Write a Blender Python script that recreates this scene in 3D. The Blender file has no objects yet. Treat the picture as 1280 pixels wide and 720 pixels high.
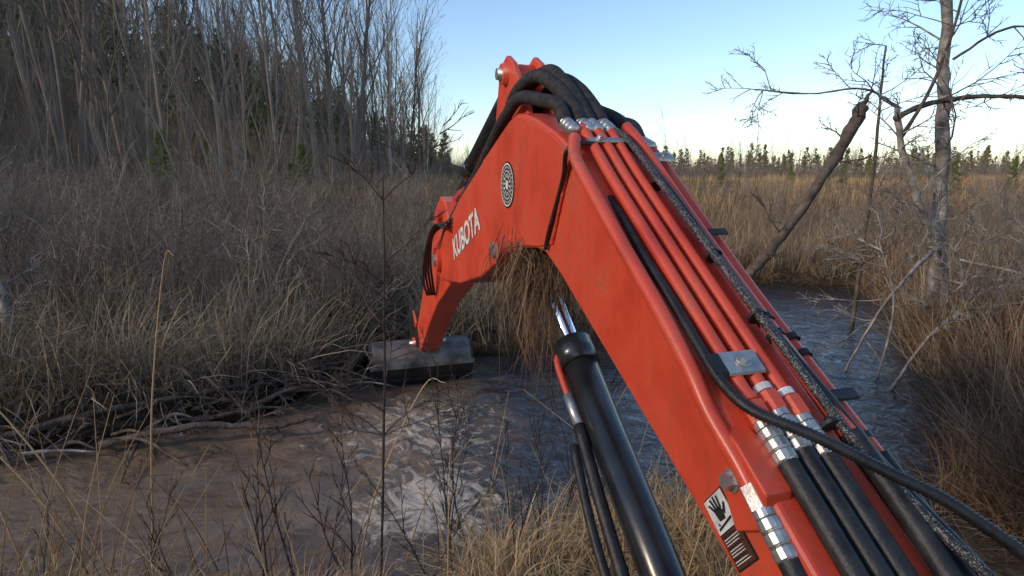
import bpy, bmesh, math, random
import numpy as np
from mathutils import Vector, Matrix
random.seed(7); rng=np.random.default_rng(7)
sc=bpy.context.scene
H=1.95
# ------------------------------------------------------------------ helpers
def new_mat(name, base=(.5,.5,.5), rough=.6, metal=0.0, spec=None):
    m=bpy.data.materials.new(name); m.use_nodes=True
    b=m.node_tree.nodes['Principled BSDF']
    b.inputs['Base Color'].default_value=(*base,1); b.inputs['Roughness'].default_value=rough
    b.inputs['Metallic'].default_value=metal
    if spec is not None: b.inputs['Specular IOR Level'].default_value=spec
    return m
def N(m,t,**kw):
    n=m.node_tree.nodes.new(t)
    for k,v in kw.items(): setattr(n,k,v)
    return n
def L(m,a,b): m.node_tree.links.new(a,b)
def ramp(m,stops,interp='LINEAR'):
    r=m.node_tree.nodes.new('ShaderNodeValToRGB'); cr=r.color_ramp; cr.interpolation=interp
    while len(cr.elements)<len(stops): cr.elements.new(.5)
    for e,(p,c) in zip(cr.elements,stops):
        e.position=p; e.color=(*c,1)
    return r
def noisy(name,stops,scale=5,rough=.7,metal=0,bump=0.1,bscale=None,detail=6,coat=0,dist=.01):
    m=new_mat(name,rough=rough,metal=metal); b=m.node_tree.nodes['Principled BSDF']
    tc=N(m,'ShaderNodeTexCoord'); n=N(m,'ShaderNodeTexNoise'); n.inputs['Scale'].default_value=scale; n.inputs['Detail'].default_value=detail
    L(m,tc.outputs['Object'],n.inputs['Vector']); r=ramp(m,stops); L(m,n.outputs['Fac'],r.inputs['Fac']); L(m,r.outputs['Color'],b.inputs['Base Color'])
    if bump:
        n2=N(m,'ShaderNodeTexNoise'); n2.inputs['Scale'].default_value=bscale or scale*4; n2.inputs['Detail'].default_value=5
        L(m,tc.outputs['Object'],n2.inputs['Vector'])
        bp=N(m,'ShaderNodeBump'); bp.inputs['Strength'].default_value=bump; bp.inputs['Distance'].default_value=dist
        L(m,n2.outputs['Fac'],bp.inputs['Height']); L(m,bp.outputs['Normal'],b.inputs['Normal'])
    if coat: b.inputs['Coat Weight'].default_value=coat; b.inputs['Coat Roughness'].default_value=.2
    return m
class MB:
    def __init__(s): s.v=[];s.f=[];s.m=[];s.t=[]
    def add(s,vs,fs,mat=0,tint=.5):
        o=len(s.v); s.v.extend([tuple(x) for x in vs]); s.t.extend([tint]*len(vs))
        for f in fs: s.f.append(tuple(i+o for i in f)); s.m.append(mat)
    def tube(s,pts,rad,sides=8,mat=0,cap=True,tint=.5):
        pts=[Vector(p) for p in pts]; n=len(pts)
        if isinstance(rad,(int,float)): rad=[rad]*n
        t0=(pts[1]-pts[0]).normalized(); ref=Vector((0,0,1)) if abs(t0.z)<.9 else Vector((1,0,0))
        u=t0.cross(ref).normalized(); vs=[];fs=[]
        for i in range(n):
            t=(pts[min(i+1,n-1)]-pts[max(i-1,0)])
            if t.length<1e-9: t=t0
            t=t.normalized(); u=(u-t*u.dot(t)).normalized(); w=t.cross(u)
            for k in range(sides):
                a=2*math.pi*k/sides; vs.append(pts[i]+(u*math.cos(a)+w*math.sin(a))*rad[i])
        for i in range(n-1):
            for k in range(sides):
                k2=(k+1)%sides; fs.append((i*sides+k,i*sides+k2,(i+1)*sides+k2,(i+1)*sides+k))
        if cap:
            fs.append(tuple(range(sides))[::-1]); fs.append(tuple((n-1)*sides+k for k in range(sides)))
        s.add(vs,fs,mat,tint)
    def mesh(s,name,mats,smooth=True):
        me=bpy.data.meshes.new(name); me.from_pydata(s.v,[],s.f)
        for m in mats: me.materials.append(m)
        me.polygons.foreach_set('material_index',s.m)
        me.polygons.foreach_set('use_smooth',[smooth]*len(s.f))
        a=me.attributes.new('tint','FLOAT','POINT'); a.data.foreach_set('value',s.t)
        me.update(); return me
    def obj(s,name,mats,parent=None,smooth=True,link=True):
        o=bpy.data.objects.new(name,s.mesh(name,mats,smooth))
        if link: sc.collection.objects.link(o)
        if parent: o.parent=parent
        return o
def cat(pts,n=8):
    P=[Vector(p) for p in pts]; P=[P[0]*2-P[1]]+P+[P[-1]*2-P[-2]]; out=[]
    for i in range(1,len(P)-2):
        p0,p1,p2,p3=P[i-1:i+3]
        for k in range(n):
            t=k/n; out.append(.5*((2*p1)+(p2-p0)*t+(2*p0-5*p1+4*p2-p3)*t*t+(3*p1-p0-3*p2+p3)*t**3))
    out.append(P[-2]); return out
def empty(name):
    e=bpy.data.objects.new(name,None); sc.collection.objects.link(e); return e

# ------------------------------------------------------------------ world, sun, camera
SUN_EL=math.radians(24)
sun_from=Vector((-.90,-.44,0)).normalized()
w=bpy.data.worlds.new("World"); sc.world=w; w.use_nodes=True
nt=w.node_tree; bg=nt.nodes['Background']; sky=nt.nodes.new('ShaderNodeTexSky'); sky.sky_type='NISHITA'; sky.sun_disc=False
sky.sun_elevation=SUN_EL; sky.sun_rotation=math.atan2(sun_from.x,sun_from.y); sky.air_density=1.0; sky.dust_density=.5; sky.ozone_density=2.4
nt.links.new(sky.outputs[0],bg.inputs[0]); bg.inputs[1].default_value=.22
sd=bpy.data.lights.new('sun','SUN'); sd.energy=2.6; sd.angle=math.radians(8); sd.color=(1,.81,.58)
so=bpy.data.objects.new('sun',sd); sc.collection.objects.link(so)
dirv=-(sun_from*math.cos(SUN_EL)+Vector((0,0,math.sin(SUN_EL))))
so.rotation_euler=dirv.to_track_quat('-Z','Y').to_euler()
cd=bpy.data.cameras.new('camera'); cam=bpy.data.objects.new('camera',cd); sc.collection.objects.link(cam); sc.camera=cam
cd.sensor_width=36; cd.lens=21.45; cd.clip_start=.05; cd.clip_end=3000
cam.location=(0,0,H); cam.rotation_euler=(math.radians(90-10.8),0,0)
sc.view_settings.view_transform='Standard'; sc.view_settings.look='None'; sc.view_settings.exposure=0

# ------------------------------------------------------------------ terrain
WP=np.array([(-14,1.3),(-5,2.0),(-2.6,2.35),(-1.2,2.5),(0,2.75),(.7,3.0),(1.6,3.1),(2.6,3.2),(3.1,3.9),(3.7,5.1),(4.3,6.3),(5.2,8.0),(5.8,10),(4.0,10.8),(3.3,9.2),(2.8,8.1),(2.0,7.2),(1,6.6),(-.2,6.4),(-1.2,6.2),(-1.65,5.4),(-2.05,4.75),(-2.6,4.35),(-3.3,4.0),(-5,3.8),(-8,3.6),(-14,3.6)],float)
def wdist(x,y):
    x=np.asarray(x,float);y=np.asarray(y,float)
    d=np.full(x.shape,1e9); ins=np.zeros(x.shape,bool)
    for i in range(len(WP)):
        a=WP[i];b=WP[(i+1)%len(WP)]; e=b-a; L2=e@e
        t=np.clip(((x-a[0])*e[0]+(y-a[1])*e[1])/L2,0,1)
        d=np.minimum(d,np.hypot(x-a[0]-t*e[0],y-a[1]-t*e[1]))
        c=((a[1]>y)!=(b[1]>y)); xi=(b[0]-a[0])*(y-a[1])/((b[1]-a[1]) if b[1]!=a[1] else 1e-9)+a[0]
        ins^=(c&(x<xi))
    return np.where(ins,-d,d)
def sm(t): t=np.clip(t,0,1); return t*t*(3-2*t)
def height(x,y):
    x=np.asarray(x,float);y=np.asarray(y,float)
    n=.5*np.sin(x*1.9+1.3*np.sin(y*1.3))+.5*np.sin(y*2.3+x*.7+1.7*np.sin(x*.9))
    n2=.5*np.sin(x*6.1+2*np.sin(y*3.3))+.5*np.sin(y*7.3+1.7*np.sin(x*4.9))
    d=wdist(x,y)+.10*n+.05*n2
    h=-.5+.5*sm((d+.6)/.6)+.24*sm(d/.42)
    h=h+np.where(d>0,(.05*n+.03*n2)*sm(d/.6),0)+.25*sm((-x-1.5)/3)*sm((y-3.8)/2)*sm(d/1.2)
    t=(-x-6-.055*y)/44
    hill=15*sm(t)*sm((y+90)/40)
    big=.3*np.sin(x*.11+y*.07)+.3*np.sin(y*.13-x*.05)
    return h+hill+big*sm((np.hypot(x,y)-14)/20)
def axis(n,lo,hi,c,k):
    t=np.linspace(-1,1,n); s=np.sinh(t*k)/np.sinh(k)
    return np.where(s<0,c+s*(c-lo),c+s*(hi-c))
n=380
gx=axis(n,-700,700,0,5.6); gy=axis(n,-300,1500,4.5,5.8)
X,Y=np.meshgrid(gx,gy); Z=height(X,Y)
me=bpy.data.meshes.new('ground')
V=np.stack([X.ravel(),Y.ravel(),Z.ravel()],1)
ii=np.arange((n-1)*(n-1)); r=ii//(n-1); c=ii%(n-1); q=np.stack([r*n+c,r*n+c+1,(r+1)*n+c+1,(r+1)*n+c],1)
me.from_pydata(V.tolist(),[],q.tolist()); me.polygons.foreach_set('use_smooth',[True]*len(q))
gm=new_mat('soil_litter',rough=.95,spec=.1); b=gm.node_tree.nodes['Principled BSDF']
tc=N(gm,'ShaderNodeTexCoord')
n1=N(gm,'ShaderNodeTexNoise'); n1.inputs['Scale'].default_value=14; n1.inputs['Detail'].default_value=7; n1.inputs['Roughness'].default_value=.75
n2=N(gm,'ShaderNodeTexNoise'); n2.inputs['Scale'].default_value=.25; n2.inputs['Detail'].default_value=4
L(gm,tc.outputs['Object'],n1.inputs['Vector']); L(gm,tc.outputs['Object'],n2.inputs['Vector'])
r1=ramp(gm,[(.3,(.030,.021,.015)),(.5,(.10,.072,.048)),(.7,(.24,.175,.115))]); r2=ramp(gm,[(.35,(.15,.105,.06)),(.65,(.35,.25,.135))])
L(gm,n1.outputs['Fac'],r1.inputs['Fac']); L(gm,n2.outputs['Fac'],r2.inputs['Fac'])
geo=N(gm,'ShaderNodeNewGeometry'); sx=N(gm,'ShaderNodeSeparateXYZ'); L(gm,geo.outputs['Position'],sx.inputs[0])
mr=N(gm,'ShaderNodeMapRange'); mr.inputs['From Min'].default_value=12; mr.inputs['From Max'].default_value=45; L(gm,sx.outputs['Y'],mr.inputs['Value'])
mx=N(gm,'ShaderNodeMix',data_type='RGBA'); L(gm,mr.outputs[0],mx.inputs[0]); L(gm,r1.outputs[0],mx.inputs[6]); L(gm,r2.outputs[0],mx.inputs[7])
wet=N(gm,'ShaderNodeMapRange'); wet.inputs['From Min'].default_value=.02; wet.inputs['From Max'].default_value=.24; wet.inputs['To Min'].default_value=.28; L(gm,sx.outputs['Z'],wet.inputs['Value'])
m2=N(gm,'ShaderNodeVectorMath',operation='SCALE'); L(gm,mx.outputs[2],m2.inputs[0]); L(gm,wet.outputs[0],m2.inputs['Scale']); L(gm,m2.outputs[0],b.inputs['Base Color'])
wr=N(gm,'ShaderNodeMapRange'); wr.inputs['From Min'].default_value=.0; wr.inputs['From Max'].default_value=.12; wr.inputs['To Min'].default_value=.35; wr.inputs['To Max'].default_value=.95; L(gm,sx.outputs['Z'],wr.inputs['Value']); L(gm,wr.outputs[0],b.inputs['Roughness'])
bp=N(gm,'ShaderNodeBump'); bp.inputs['Strength'].default_value=.8; bp.inputs['Distance'].default_value=.05; L(gm,n1.outputs['Fac'],bp.inputs['Height']); L(gm,bp.outputs[0],b.inputs['Normal'])
me.materials.append(gm); go=bpy.data.objects.new('ground',me); sc.collection.objects.link(go)

# ------------------------------------------------------------------ water
wm=new_mat('muddy_water',rough=.06); b=wm.node_tree.nodes['Principled BSDF']; b.inputs['IOR'].default_value=1.38
geo=N(wm,'ShaderNodeNewGeometry'); sx=N(wm,'ShaderNodeSeparateXYZ'); L(wm,geo.outputs['Position'],sx.inputs[0])
nA=N(wm,'ShaderNodeTexNoise'); nA.inputs['Scale'].default_value=1.3; nA.inputs['Detail'].default_value=7; nA.inputs['Distortion'].default_value=2.0; L(wm,geo.outputs['Position'],nA.inputs['Vector'])
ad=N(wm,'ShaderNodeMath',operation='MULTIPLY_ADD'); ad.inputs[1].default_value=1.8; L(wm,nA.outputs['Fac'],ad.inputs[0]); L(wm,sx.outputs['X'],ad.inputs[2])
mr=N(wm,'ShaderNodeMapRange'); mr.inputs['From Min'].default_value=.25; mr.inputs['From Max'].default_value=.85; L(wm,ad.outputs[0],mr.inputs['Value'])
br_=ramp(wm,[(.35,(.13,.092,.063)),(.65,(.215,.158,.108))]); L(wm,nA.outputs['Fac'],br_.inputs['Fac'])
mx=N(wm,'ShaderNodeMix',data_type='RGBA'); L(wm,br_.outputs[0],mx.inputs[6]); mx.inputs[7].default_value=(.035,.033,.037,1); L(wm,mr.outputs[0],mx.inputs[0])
def fall(loc,rad,mx_):
    vd=N(wm,'ShaderNodeVectorMath',operation='DISTANCE'); L(wm,geo.outputs['Position'],vd.inputs[0]); vd.inputs[1].default_value=loc
    f=N(wm,'ShaderNodeMapRange'); f.inputs['From Min'].default_value=rad; f.inputs['From Max'].default_value=.05; f.inputs['To Max'].default_value=mx_; L(wm,vd.outputs['Value'],f.inputs['Value']); return f
f1=fall((-.50,3.35,0),.8,1.05); f2=fall((-.75,4.4,0),1.3,.66)
fx=N(wm,'ShaderNodeMath',operation='MAXIMUM'); L(wm,f1.outputs[0],fx.inputs[0]); L(wm,f2.outputs[0],fx.inputs[1])
nF=N(wm,'ShaderNodeTexNoise'); nF.inputs['Scale'].default_value=4.5; nF.inputs['Detail'].default_value=10; nF.inputs['Roughness'].default_value=.72; nF.inputs['Distortion'].default_value=2.6; L(wm,geo.outputs['Position'],nF.inputs['Vector'])
mu=N(wm,'ShaderNodeMath',operation='MULTIPLY_ADD'); L(wm,fx.outputs[0],mu.inputs[0]); mu.inputs[1].default_value=.30; L(wm,nF.outputs['Fac'],mu.inputs[2])
fr=N(wm,'ShaderNodeMapRange'); fr.inputs['From Min'].default_value=.64; fr.inputs['From Max'].default_value=.75; L(wm,mu.outputs[0],fr.inputs['Value'])
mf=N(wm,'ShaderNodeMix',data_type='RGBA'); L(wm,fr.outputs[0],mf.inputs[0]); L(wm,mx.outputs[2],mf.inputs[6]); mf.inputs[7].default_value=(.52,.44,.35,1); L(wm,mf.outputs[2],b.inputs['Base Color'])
rr=N(wm,'ShaderNodeMapRange'); rr.inputs['To Min'].default_value=.05; rr.inputs['To Max'].default_value=.8; L(wm,fr.outputs[0],rr.inputs['Value']); L(wm,rr.outputs[0],b.inputs['Roughness'])
nW=N(wm,'ShaderNodeTexNoise'); nW.inputs['Scale'].default_value=6.0; nW.inputs['Detail'].default_value=4; nW.inputs['Distortion'].default_value=1.4; L(wm,geo.outputs['Position'],nW.inputs['Vector'])
hh=N(wm,'ShaderNodeMath',operation='MULTIPLY_ADD'); hh.inputs[1].default_value=.5; L(wm,fr.outputs[0],hh.inputs[0]); L(wm,nW.outputs['Fac'],hh.inputs[2])
bp=N(wm,'ShaderNodeBump'); bp.inputs['Strength'].default_value=.55; bp.inputs['Distance'].default_value=.05; L(wm,hh.outputs[0],bp.inputs['Height']); L(wm,bp.outputs[0],b.inputs['Normal'])
nx,ny=480,300; wx=np.linspace(-15,7.5,nx); wy=np.linspace(.5,12,ny); WX,WY=np.meshgrid(wx,wy)
dd=np.hypot(WX+.85,WY-5.2); churn=np.exp(-((WX+.6)**2+(WY-4.1)**2)/1.4)
WZ=.012*np.sin(dd*15)*np.exp(-dd*.8)+.004*np.sin(WX*7+2*np.sin(WY*3))+.004*np.sin(WY*9+1.5*np.sin(WX*4))+churn*.012*(np.sin(WX*17+3*np.sin(WY*8))+np.sin(WY*19+3*np.sin(WX*9)))
me=bpy.data.meshes.new('stream_water'); ii=np.arange((nx-1)*(ny-1)); r=ii//(nx-1); c=ii%(nx-1)
me.from_pydata(np.stack([WX.ravel(),WY.ravel(),WZ.ravel()],1).tolist(),[],np.stack([r*nx+c,r*nx+c+1,(r+1)*nx+c+1,(r+1)*nx+c],1).tolist())
me.polygons.foreach_set('use_smooth',[True]*len(me.polygons)); me.materials.append(wm); sc.collection.objects.link(bpy.data.objects.new('stream_water',me))

# ------------------------------------------------------------------ vegetation materials
def veg_mat(name,stops,wscale=.6,g=1.0):
    m=bpy.data.materials.new(name); m.use_nodes=True; m.node_tree.nodes.remove(m.node_tree.nodes['Principled BSDF'])
    b=N(m,'ShaderNodeBsdfDiffuse'); L(m,b.outputs[0],m.node_tree.nodes['Material Output'].inputs['Surface'])
    at=N(m,'ShaderNodeAttribute',attribute_name='tint'); oi=N(m,'ShaderNodeAttribute',attribute_name='irand')
    geo=N(m,'ShaderNodeNewGeometry'); nz=N(m,'ShaderNodeTexNoise'); nz.inputs['Scale'].default_value=wscale; nz.inputs['Detail'].default_value=0; L(m,geo.outputs['Position'],nz.inputs['Vector'])
    a=N(m,'ShaderNodeMath',operation='MULTIPLY_ADD'); a.inputs[1].default_value=.36; L(m,oi.outputs['Fac'],a.inputs[0])
    c=N(m,'ShaderNodeMath',operation='MULTIPLY'); c.inputs[1].default_value=.45; L(m,at.outputs['Fac'],c.inputs[0]); L(m,c.outputs[0],a.inputs[2])
    d=N(m,'ShaderNodeMath',operation='MULTIPLY_ADD'); d.inputs[1].default_value=.5; L(m,nz.outputs['Fac'],d.inputs[0]); L(m,a.outputs[0],d.inputs[2])
    e=N(m,'ShaderNodeMath',operation='SUBTRACT'); e.inputs[1].default_value=.15; L(m,d.outputs[0],e.inputs[0])
    r=ramp(m,[(p,tuple(min(.9,x*g) for x in c_)) for p,c_ in stops]); L(m,e.outputs[0],r.inputs['Fac']); L(m,r.outputs[0],b.inputs[0])
    return m
M_grass=veg_mat('dry_grass_mat',[(.05,(.075,.055,.038)),(.3,(.21,.158,.110)),(.55,(.335,.262,.187)),(.8,(.31,.265,.17)),(1,(.54,.45,.34))],g=1.05)
M_far=veg_mat('field_grass_mat',[(.05,(.12,.08,.048)),(.35,(.28,.185,.105)),(.7,(.45,.32,.17)),(1,(.62,.47,.26))],g=1.05,wscale=.08)
M_straw=veg_mat('straw_mat',[(.05,(.20,.12,.06)),(.5,(.44,.30,.16)),(1,(.62,.47,.29))],g=1.1)
M_rus=veg_mat('russet_mat',[(.05,(.06,.035,.023)),(.4,(.18,.108,.068)),(.7,(.27,.178,.11)),(1,(.42,.32,.215))],g=1.05)
M_brush=veg_mat('brush_mat',[(.05,(.065,.048,.038)),(.5,(.18,.145,.12)),(1,(.38,.33,.28))],g=1.1)
M_needle=veg_mat('needle_mat',[(.05,(.035,.055,.016)),(.5,(.10,.13,.038)),(1,(.20,.22,.06))],g=1.25)
M_fneedle=veg_mat('far_needle_mat',[(.05,(.08,.078,.034)),(.5,(.17,.15,.065)),(1,(.27,.22,.10))],g=1.1)
M_needleY=veg_mat('young_needle_mat',[(.05,(.06,.09,.02)),(.5,(.15,.20,.05)),(1,(.24,.29,.08))])
M_barkf=veg_mat('grey_bark',[(.05,(.085,.068,.056)),(.5,(.21,.175,.145)),(1,(.40,.35,.30))],wscale=1.5,g=1.1)
M_green=veg_mat('green_blade',[(.1,(.08,.10,.04)),(.6,(.17,.19,.08)),(1,(.30,.30,.15))])

def blades(mb,nb,rad,h0,h1,wid,lean,droop,seg=4,mat=0):
    for i in range(nb):
        a=random.uniform(0,6.283); rr=rad*math.sqrt(random.random()); bx,by=rr*math.cos(a),rr*math.sin(a)
        az=a+random.gauss(0,.9); hh=random.uniform(h0,h1); le=abs(random.gauss(0,lean))+.03
        dr=random.uniform(.2,1)*droop; ang=le; p=Vector((bx,by,-.03)); sl=hh/seg; wv=wid*random.uniform(.5,1.3)
        tw=az+1.57+random.gauss(0,.5); wd=Vector((math.cos(tw),math.sin(tw),0)); vs=[];fs=[]
        brk=random.randint(1,seg) if random.random()<.25 else 99
        for k in range(seg+1):
            ww=wv*(1-k/seg)**.6*.5+.0004; vs+= [p-wd*ww,p+wd*ww]
            if k==brk: ang+=random.uniform(.8,1.6); az+=random.gauss(0,.8)
            p=p+Vector((math.cos(az)*math.sin(ang),math.sin(az)*math.sin(ang),math.cos(ang)))*sl; ang+=dr*(k+1)/seg*.9
            az+=random.gauss(0,.15)
        for k in range(seg): fs.append((2*k,2*k+1,2*k+3,2*k+2))
        mb.add(vs,fs,mat,random.random())
def grow(mb,p,d,length,rad,lev,maxl,kids,spread=.8,upb=.25,wig=.18,sides=(7,5,4,3),start=.3,lr=.45,mat=0,tint=None,nsg=(9,5,3,2,2),rmin=.003):
    nseg=nsg[min(lev,4)]; pts=[Vector(p)]; rads=[rad]; dd=Vector(d).normalized(); dirs=[dd.copy()]
    for i in range(nseg):
        dd=(dd+Vector((random.gauss(0,wig),random.gauss(0,wig),random.gauss(0,wig)*.6+upb*.12))).normalized()
        pts.append(pts[-1]+dd*length/nseg); dirs.append(dd.copy()); rads.append(max(rad*(1-.85*(i+1)/nseg),rmin*.4))
    tn=random.random() if tint is None else tint
    mb.tube(pts,rads,sides[min(lev,3)],mat,cap=False,tint=tn)
    if lev<maxl:
        nk=kids[lev]
        for k in range(nk):
            t=start+(1-start)*(k+random.random())/nk; i=min(int(t*nseg),nseg-1); f=t*nseg-i
            bp_=pts[i].lerp(pts[i+1],f); a=random.uniform(0,6.283)
            perp=dirs[i].orthogonal().normalized(); perp=Matrix.Rotation(a,3,dirs[i])@perp
            nd=(dirs[i]*math.cos(spread)+perp*math.sin(spread)+Vector((0,0,upb*.5))).normalized()
            grow(mb,bp_,nd,length*lr*(1.25-.75*t)*random.uniform(.6,1.25),max(rads[i]*.5,rmin*1.2 if lev<2 else rmin),lev+1,maxl,kids,spread*random.uniform(.8,1.1),upb,wig*1.25,sides,.15,lr*1.1,mat,tn,nsg,rmin)
def coll(name,objs):
    c=bpy.data.collections.new(name)
    for o in objs: c.objects.link(o)
    return c
def scatter(name,c,P,rot,scl):
    me=bpy.data.meshes.new(name); me.from_pydata(np.asarray(P,float).tolist(),[],[])
    a=me.attributes.new('rot','FLOAT_VECTOR','POINT'); a.data.foreach_set('vector',np.asarray(rot,np.float32).ravel())
    a=me.attributes.new('scl','FLOAT_VECTOR','POINT'); a.data.foreach_set('vector',np.asarray(scl,np.float32).ravel())
    a=me.attributes.new('irand','FLOAT','POINT'); a.data.foreach_set('value',rng.random(len(P)).astype(np.float32))
    o=bpy.data.objects.new(name,me); sc.collection.objects.link(o)
    g=bpy.data.node_groups.new(name+'_gn','GeometryNodeTree'); g.interface.new_socket('Geometry',in_out='INPUT',socket_type='NodeSocketGeometry'); g.interface.new_socket('Geometry',in_out='OUTPUT',socket_type='NodeSocketGeometry')
    gi=g.nodes.new('NodeGroupInput'); goo=g.nodes.new('NodeGroupOutput'); ip=g.nodes.new('GeometryNodeInstanceOnPoints'); ci=g.nodes.new('GeometryNodeCollectionInfo')
    ci.inputs['Collection'].default_value=c; ci.inputs['Separate Children'].default_value=True; ci.inputs['Reset Children'].default_value=True
    r_=g.nodes.new('GeometryNodeInputNamedAttribute'); r_.data_type='FLOAT_VECTOR'; r_.inputs['Name'].default_value='rot'
    s_=g.nodes.new('GeometryNodeInputNamedAttribute'); s_.data_type='FLOAT_VECTOR'; s_.inputs['Name'].default_value='scl'
    ip.inputs['Pick Instance'].default_value=True
    rv=g.nodes.new('FunctionNodeRandomValue'); rv.data_type='INT'; rv.inputs[4].default_value=0; rv.inputs[5].default_value=len(c.objects)-1
    rl=g.nodes.new('GeometryNodeRealizeInstances')
    g.links.new(gi.outputs[0],ip.inputs['Points']); g.links.new(ci.outputs[0],ip.inputs['Instance']); g.links.new(rv.outputs[2],ip.inputs['Instance Index'])
    g.links.new(r_.outputs[0],ip.inputs['Rotation']); g.links.new(s_.outputs[0],ip.inputs['Scale']); g.links.new(ip.outputs[0],rl.inputs[0]); g.links.new(rl.outputs[0],goo.inputs[0])
    md=o.modifiers.new('scatter','NODES'); md.node_group=g
    return o
def place(N_,xr,yr,ypow=1.0,dmin=.02,cond=None,s=(.7,1.3),tilt=.12,zoff=0):
    u=rng.random(N_*4); y=yr[0]+(yr[1]-yr[0])*u**ypow
    lo=xr[0](y) if callable(xr[0]) else xr[0]+0*y; hi=xr[1](y) if callable(xr[1]) else xr[1]+0*y
    x=lo+(hi-lo)*rng.random(len(y)); k=wdist(x,y)>dmin
    if cond is not None: k&=cond(x,y)
    x=x[k][:N_];y=y[k][:N_]; z=height(x,y)+zoff; m=len(x)
    rot=np.stack([rng.normal(0,tilt,m),rng.normal(0,tilt,m),rng.random(m)*6.283],1)
    ss=rng.uniform(s[0],s[1],m); scl=np.stack([ss*rng.uniform(.85,1.2,m),ss*rng.uniform(.85,1.2,m),ss],1)
    return np.stack([x,y,z],1),rot,scl
def clump(name,mats,parts):
    mb=MB()
    for p in parts: blades(mb,**p)
    return mb.obj(name,mats,link=False,smooth=False)
tus=[clump('tussock_%d'%i,[M_grass,M_green],[dict(nb=72,rad=.22,h0=.3,h1=.95,wid=.011,lean=.6,droop=.95,seg=4),dict(nb=10,rad=.2,h0=.15,h1=.4,wid=.013,lean=.5,droop=.5,mat=1,seg=3)]) for i in range(6)]
fine=[clump('fine_%d'%i,[M_grass],[dict(nb=50,rad=.28,h0=.45,h1=1.1,wid=.008,lean=.42,droop=.6,seg=3)]) for i in range(4)]
far=[clump('far_%d'%i,[M_far],[dict(nb=34,rad=.6,h0=.35,h1=.95,wid=.035,lean=.35,droop=.5,seg=2)]) for i in range(3)]
straw=[clump('straw_%d'%i,[M_straw],[dict(nb=55,rad=.2,h0=.3,h1=.8,wid=.009,lean=.7,droop=.9,seg=5)]) for i in range(3)]
rus=[clump('russet_%d'%i,[M_rus],[dict(nb=72,rad=.24,h0=.4,h1=1.05,wid=.009,lean=.5,droop=.7,seg=4)]) for i in range(5)]
def brush(i):
    mb=MB()
    for k in range(7):
        a=random.uniform(0,6.28); grow(mb,(random.gauss(0,.15),random.gauss(0,.15),-.05),(math.cos(a)*.5,math.sin(a)*.5,1),random.uniform(.7,1.5),.007,0,2,(6,3),spread=.7,upb=.15,wig=.14,sides=(4,3,3,3),nsg=(5,3,2,2,2))
    return mb.obj('brush_%d'%i,[M_brush],link=False)
br=[brush(i) for i in range(5)]
def reed(i):
    mb=MB(); blades(mb,14,.3,.8,1.7,.008,.25,.3,seg=4); return mb.obj('reed_%d'%i,[M_grass],link=False,smooth=False)
rd=[reed(i) for i in range(3)]
C_tus=coll('tussocks',tus+fine[:2]); C_far=coll('far_grass',far); C_straw=coll('straw',straw); C_rus=coll('russet',rus+fine[:1]); C_br=coll('brush',br); C_rd=coll('reeds',rd)
vis=lambda k,o: (lambda y: k*y+o)
scatter('dry_grass',C_tus,*place(2200,(vis(-.95,-1.0),vis(.15,.0)),(3.5,17),1.5,.22,s=(.4,1.05),tilt=.22))
scatter('dry_grass',C_tus,*place(1900,(vis(-.9,-2),vis(.6,1)),(6.3,30),1.25,.12,s=(.5,1.2),tilt=.18))
scatter('russet_grass',C_rus,*place(2200,(vis(.1,2.2),vis(.95,2)),(2.2,24),1.5,.10,s=(.35,1.0),tilt=.22))
scatter('field_grass',C_far,*place(4200,(vis(-.5,-2),vis(1.0,4)),(18,120),1.3,.1,s=(.6,1.6)))
scatter('straw_grass',C_straw,*place(100,(-3.0,-.2),(1.6,2.4),1.0,.06,s=(.3,.5)))
scatter('straw_grass',C_straw,*place(95,(-.12,.95),(2.1,3.0),1.0,-.04,s=(.35,.7)))
scatter('brush_thicket',C_br,*place(850,(vis(-.95,-2),vis(-.08,-.3)),(5.6,38),1.25,.3,s=(.5,1.35)))
scatter('brush_thicket',C_br,*place(460,(vis(.25,2.2),vis(.95,3)),(5.0,45),1.3,.25,s=(.45,1.3)))
scatter('tall_reeds',C_rd,*place(330,(vis(-.95,-2),vis(-.1,-1)),(6,28),1.3,.3,s=(.7,1.15)))
scatter('tall_reeds',C_rd,*place(380,(vis(.2,2),vis(.95,3)),(7,45),1.3,.3,s=(.5,.95)))

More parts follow.
